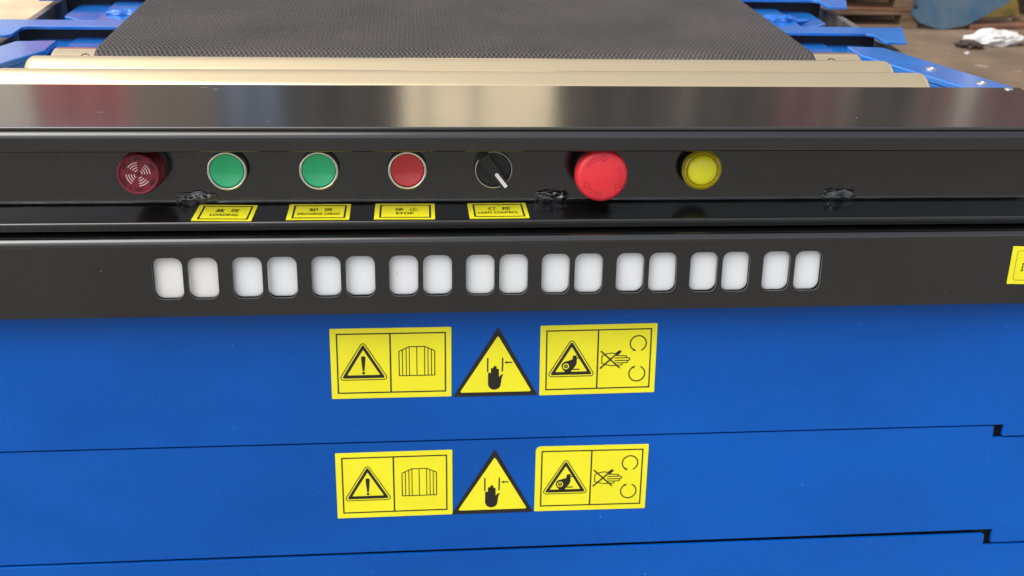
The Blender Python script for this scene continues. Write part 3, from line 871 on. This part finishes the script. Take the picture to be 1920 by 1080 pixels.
def rotor_sticker(x, y, label, w=91, **k):
    s, W = sticker_base(x, y, w, 57.6, label, **k)
    frame(s, W, w, 57.6)
    triangle_symbol('warning_triangle', s, W)
    blob = [(25.6, 32.4), (28.5, 32.8), (28.7, 26.2), (27.4, 23.4), (24.8, 20.4), (24.0, 18.0), (20.8, 18.0), (17.9, 21.2), (16.7, 23.9), (17.4, 26.3), (19.0, 27.6), (21.5, 28.2), (25.2, 29.4)]
    ring = [(20.3 + 2.5 * math.cos(2 * math.pi * q / 18), 23.8 + 2.5 * math.sin(2 * math.pi * q / 18)) for q in range(18)]
    b = Ink().poly(blob, [ring]).disc((20.3, 23.8), 1.55, 16, 0.55).stroke([(28.4, 30.2), (32.0, 31.0)], 0.8).stroke([(24.8, 21.1), (30.9, 21.1)], 0.9)
    b.build('pulley_symbol', M['ink'], s, W)
    h = Ink()
    h.stroke([(48.3, 31.6), (52.2, 33.4), (56.4, 34.0), (58.7, 33.2), (61.8, 35.6), (63.2, 34.8), (60.0, 31.7), (67.2, 31.4), (67.7, 30.5), (67.2, 29.9), (69.9, 29.5), (70.5, 28.6), (69.9, 27.8), (68.6, 27.6), (68.9, 26.4), (68.2, 25.7), (64.4, 25.4), (64.4, 24.2), (63.4, 23.7), (55.7, 23.4), (52.2, 24.2), (48.3, 25.5)], 0.72, True)
    h.stroke([(58.6, 29.7), (67.4, 29.7)], 0.75).stroke([(58.4, 27.6), (68.6, 27.5)], 0.75).stroke([(59.0, 25.6), (65.0, 25.5)], 0.7)
    h.build('hand_symbol', M['ink'], s, W)
    Ink().stroke([(47.3, 35.8), (62.6, 21.3)], 1.1).stroke([(62.8, 35.8), (46.9, 21.3)], 1.1).build('cross_mark', M['ink'], s, W, z=0.0006)
    c = Ink().arc((76.5, 41.4), 6.3, -66, 240, 0.95).poly([(75.2, 35.0), (72.2, 35.5), (73.3, 37.3)])
    c.arc((76.4, 16.3), 6.3, 66, -240, 0.95).poly([(75.3, 22.6), (72.2, 22.2), (73.4, 20.5)])
    c.build('rotation_arrow', M['ink'], s, W)
barrier_sticker(-61.6, -98.9, 'upper yellow sticker with exclamation triangle and strip curtain symbol')
crush_sticker(30.9, -99.4, 'upper triangular yellow and black sticker with crushed hand symbol')
rotor_sticker(98.2, -99.9, 'upper yellow sticker with pulley triangle and crossed-out hand', rot=R(0.35))
barrier_sticker(-60.8, -202.3, 'lower yellow sticker with exclamation triangle and strip curtain symbol', rot=R(0.25), n=-0.55)
crush_sticker(29.5, -202.1, 'lower triangular yellow and black sticker with crushed hand symbol', n=-0.55)
rotor_sticker(96.4, -201.8, 'lower yellow sticker with pulley triangle and crossed-out hand', rot=R(-0.3), peel=4.0, n=-0.55)

# ------------------------------------------------------------------ things on the floor behind, top right
def pallet(loc, rz, label, m1, m2):
    p = empty('wooden_pallet', loc, label, 'pallet', 'pallets stacked behind the conveyor')
    W = Matrix.Translation(loc) @ Matrix.Rotation(rz, 4, 'Z')
    for i in range(7):
        y = -0.40 + i * 0.1333
        link_mesh('deck_board', box_mesh('deck_board', -0.55, 0.55, y - 0.047, y + 0.047, 0.072, 0.090), m1, p, W @ Matrix.Translation((random.uniform(-.01, .01), 0, random.uniform(-.001, .002))), bevel=0.002)
    for x in (-0.5, 0.0, 0.5):
        for y in (-0.40, 0, 0.40):
            link_mesh('block', box_mesh('block', x - 0.05, x + 0.05, y - 0.045, y + 0.045, 0.0165, 0.0705), m2, p, W, bevel=0.002)
    for y in (-0.40, 0, 0.40):
        link_mesh('bottom_board', box_mesh('bottom_board', -0.55, 0.55, y - 0.047, y + 0.047, 0.0, 0.016), m1, p, W, bevel=0.002)
    return p
pallet((2.19, 6.02, 0.0), R(2), 'brown wooden pallet on the floor, lower of the stacked pair', M['wood'], M['wood'])
pallet((2.16, 6.04, 0.0925), R(-1), 'brown wooden pallet on top of the stacked pair', M['wood2'], M['wood'])
bx = tag(link_mesh('wooden_crate', box_mesh('wooden_crate', -0.26, 0.26, -0.2, 0.2, 0, 0.02), M['wood2'], None, Matrix.Translation((2.20, 6.0, 0.1855)), bevel=0.003),
         'reddish open wooden crate resting on the stacked pallets', 'crate')
for i in range(2):
    for nm, a in (('side_board', (-0.26, 0.26, -0.2, -0.182)), ('side_board', (-0.26, 0.26, 0.182, 0.2)), ('end_board', (-0.26, -0.242, -0.18, 0.18)), ('end_board', (0.242, 0.26, -0.18, 0.18))):
        link_mesh(nm, box_mesh(nm, *a, 0.0215 + i * 0.09, 0.1015 + i * 0.09), M['wood2'], bx, bevel=0.002)

# leaning blue sheet
out = [(-0.35, 0.50), (-0.32, 0.24), (-0.285, 0.12), (-0.225, 0.066), (-0.10, 0.031), (0.045, 0.055), (0.26, 0.162), (0.43, 0.29), (0.43, 0.50)]
lean = math.atan(0.35)
W = Matrix.Translation((2.976, 5.56, 0.0)) @ Matrix.Rotation(math.pi / 2 - lean, 4, 'X')
sh = tag(link_mesh('metal_sheet', slab('metal_sheet', [(a, (b - 0.031) * math.sqrt(1 + .35 ** 2)) for a, b in out], -0.003, 0.003), M['sheet'], None, W, bevel=0.001),
         'dusty blue steel sheet leaning with its corner on the floor', 'sheet')
link_mesh('bolt_hole_shade', lathe('bolt_hole_shade', [(0.012, 0), (0.010, 0.0016), (0.0005, 0.0016)], 20), M['void'], sh, W @ Matrix.Translation((-0.25, 0.12, 0.003)))  # dark disc laid on the sheet as the shade of a hole
# planks and boards behind it
for (x, y, z, L_, w, h, rz, m, lb) in ((3.02, 5.72, 0, 0.62, 0.09, 0.030, -4, 'plank', 'long brown plank lying under the leaning blue sheet'),
                                      (3.26, 5.62, 0, 0.44, 0.07, 0.024, 7, 'wood2', 'short reddish plank lying behind the white plastic film'),
                                      (3.62, 5.70, 0, 0.50, 0.10, 0.045, 3, 'wood', 'thick pale plank on the floor at the far right edge')):
    tag(link_mesh('plank', box_mesh('plank', -L_ / 2, L_ / 2, -w / 2, w / 2, 0, h), M[m], None, Matrix.Translation((x, y, z)) @ Matrix.Rotation(R(rz), 4, 'Z'), bevel=0.003), lb, 'plank')
W = Matrix.Translation((3.42, 5.90, 0.0)) @ Matrix.Rotation(R(12), 4, 'Z') @ Matrix.Rotation(R(62), 4, 'X')
tag(link_mesh('ochre_board', slab('ochre_board', [(-0.14, 0), (0.10, 0), (0.06, 0.42), (-0.24, 0.42)], -0.008, 0.008), M['ochre'], None, W, bevel=0.002), 'ochre board leaning behind the blue sheet', 'board')
W = Matrix.Translation((3.60, 5.84, 0.0)) @ Matrix.Rotation(R(-8), 4, 'Z') @ Matrix.Rotation(R(66), 4, 'X')
tag(link_mesh('navy_board', slab('navy_board', [(-0.02, 0.012), (0.22, 0.03), (0.30, 0.44), (-0.16, 0.44)], -0.006, 0.006), M['navy'], None, W, bevel=0.002), 'dark blue pointed board leaning at the far right edge', 'board')
tag(link_mesh('dark_crate', box_mesh('dark_crate', 3.05, 3.9, 6.02, 6.5, 0, 0.36), M['plank'], None, I4, bevel=0.01), 'dark brown wooden chest behind the leaning boards', 'chest')

# crumpled white film and the rag beside it
b = bmesh.new()
bmesh.ops.create_icosphere(b, subdivisions=5, radius=1.0)
for v in b.verts:
    p = v.co.copy()
    n1 = noise.noise(p * 2.1 + Vector((3, 1, 4))); n2 = abs(noise.noise(p * 4.3 + Vector((9, 2, 1)))); n3 = abs(noise.noise(p * 9 + Vector((1, 5, 2))))
    d = 0.86 + 0.28 * n1 - 0.32 * n2 - 0.14 * n3
    x = p.x * 0.155 * (0.88 + 0.3 * n1 + 0.12)
    y = p.y * 0.095 * d * (1.15 - 0.55 * max(0, -p.x) ** 2)
    z = p.z * 0.062 * d * (1.15 - 0.62 * max(0, -p.x) ** 1.5)
    v.co = Vector((x, y, max(z + 0.030, 0.001 + 0.002 * n2)))
me = bpy.data.meshes.new('plastic_film'); b.to_mesh(me); b.free()
tag(link_mesh('plastic_film', me, M['bag'], None, Matrix.Translation((3.01, 5.255, 0)) @ Matrix.Rotation(R(-6), 4, 'Z') @ Matrix.Diagonal((0.93, 0.8, 0.85, 1)), smooth=True), 'crumpled white plastic film lying on the brown floor', 'plastic film')
b = bmesh.new()
bmesh.ops.create_icosphere(b, subdivisions=4, radius=1.0)
for v in b.verts:
    p = v.co.copy()
    d = 0.8 + 0.6 * noise.noise(p * 2.3 + Vector((7, 3, 2))) - 0.3 * abs(noise.noise(p * 5))
    v.co = Vector((p.x * 0.075 * d, p.y * 0.055 * d, max(0.001, p.z * 0.026 * d + 0.012)))
me = bpy.data.meshes.new('rag'); b.to_mesh(me); b.free()
tag(link_mesh('rag', me, M['rag'], None, Matrix.Translation((2.84, 5.17, 0)), smooth=True), 'small dark brown rag beside the white plastic film', 'rag')
tag(link_mesh('paper_scrap', slab('paper_scrap', [(-0.012, -0.018), (0.006, -0.022), (0.016, 0.020), (-0.002, 0.026)], 0.0, 0.0025), M['bag'], None, Matrix.Translation((2.77, 5.05, 0.001)) @ Matrix.Rotation(R(-25), 4, 'Z')), 'tiny pale paper scrap on the floor in front of the film', 'scrap')
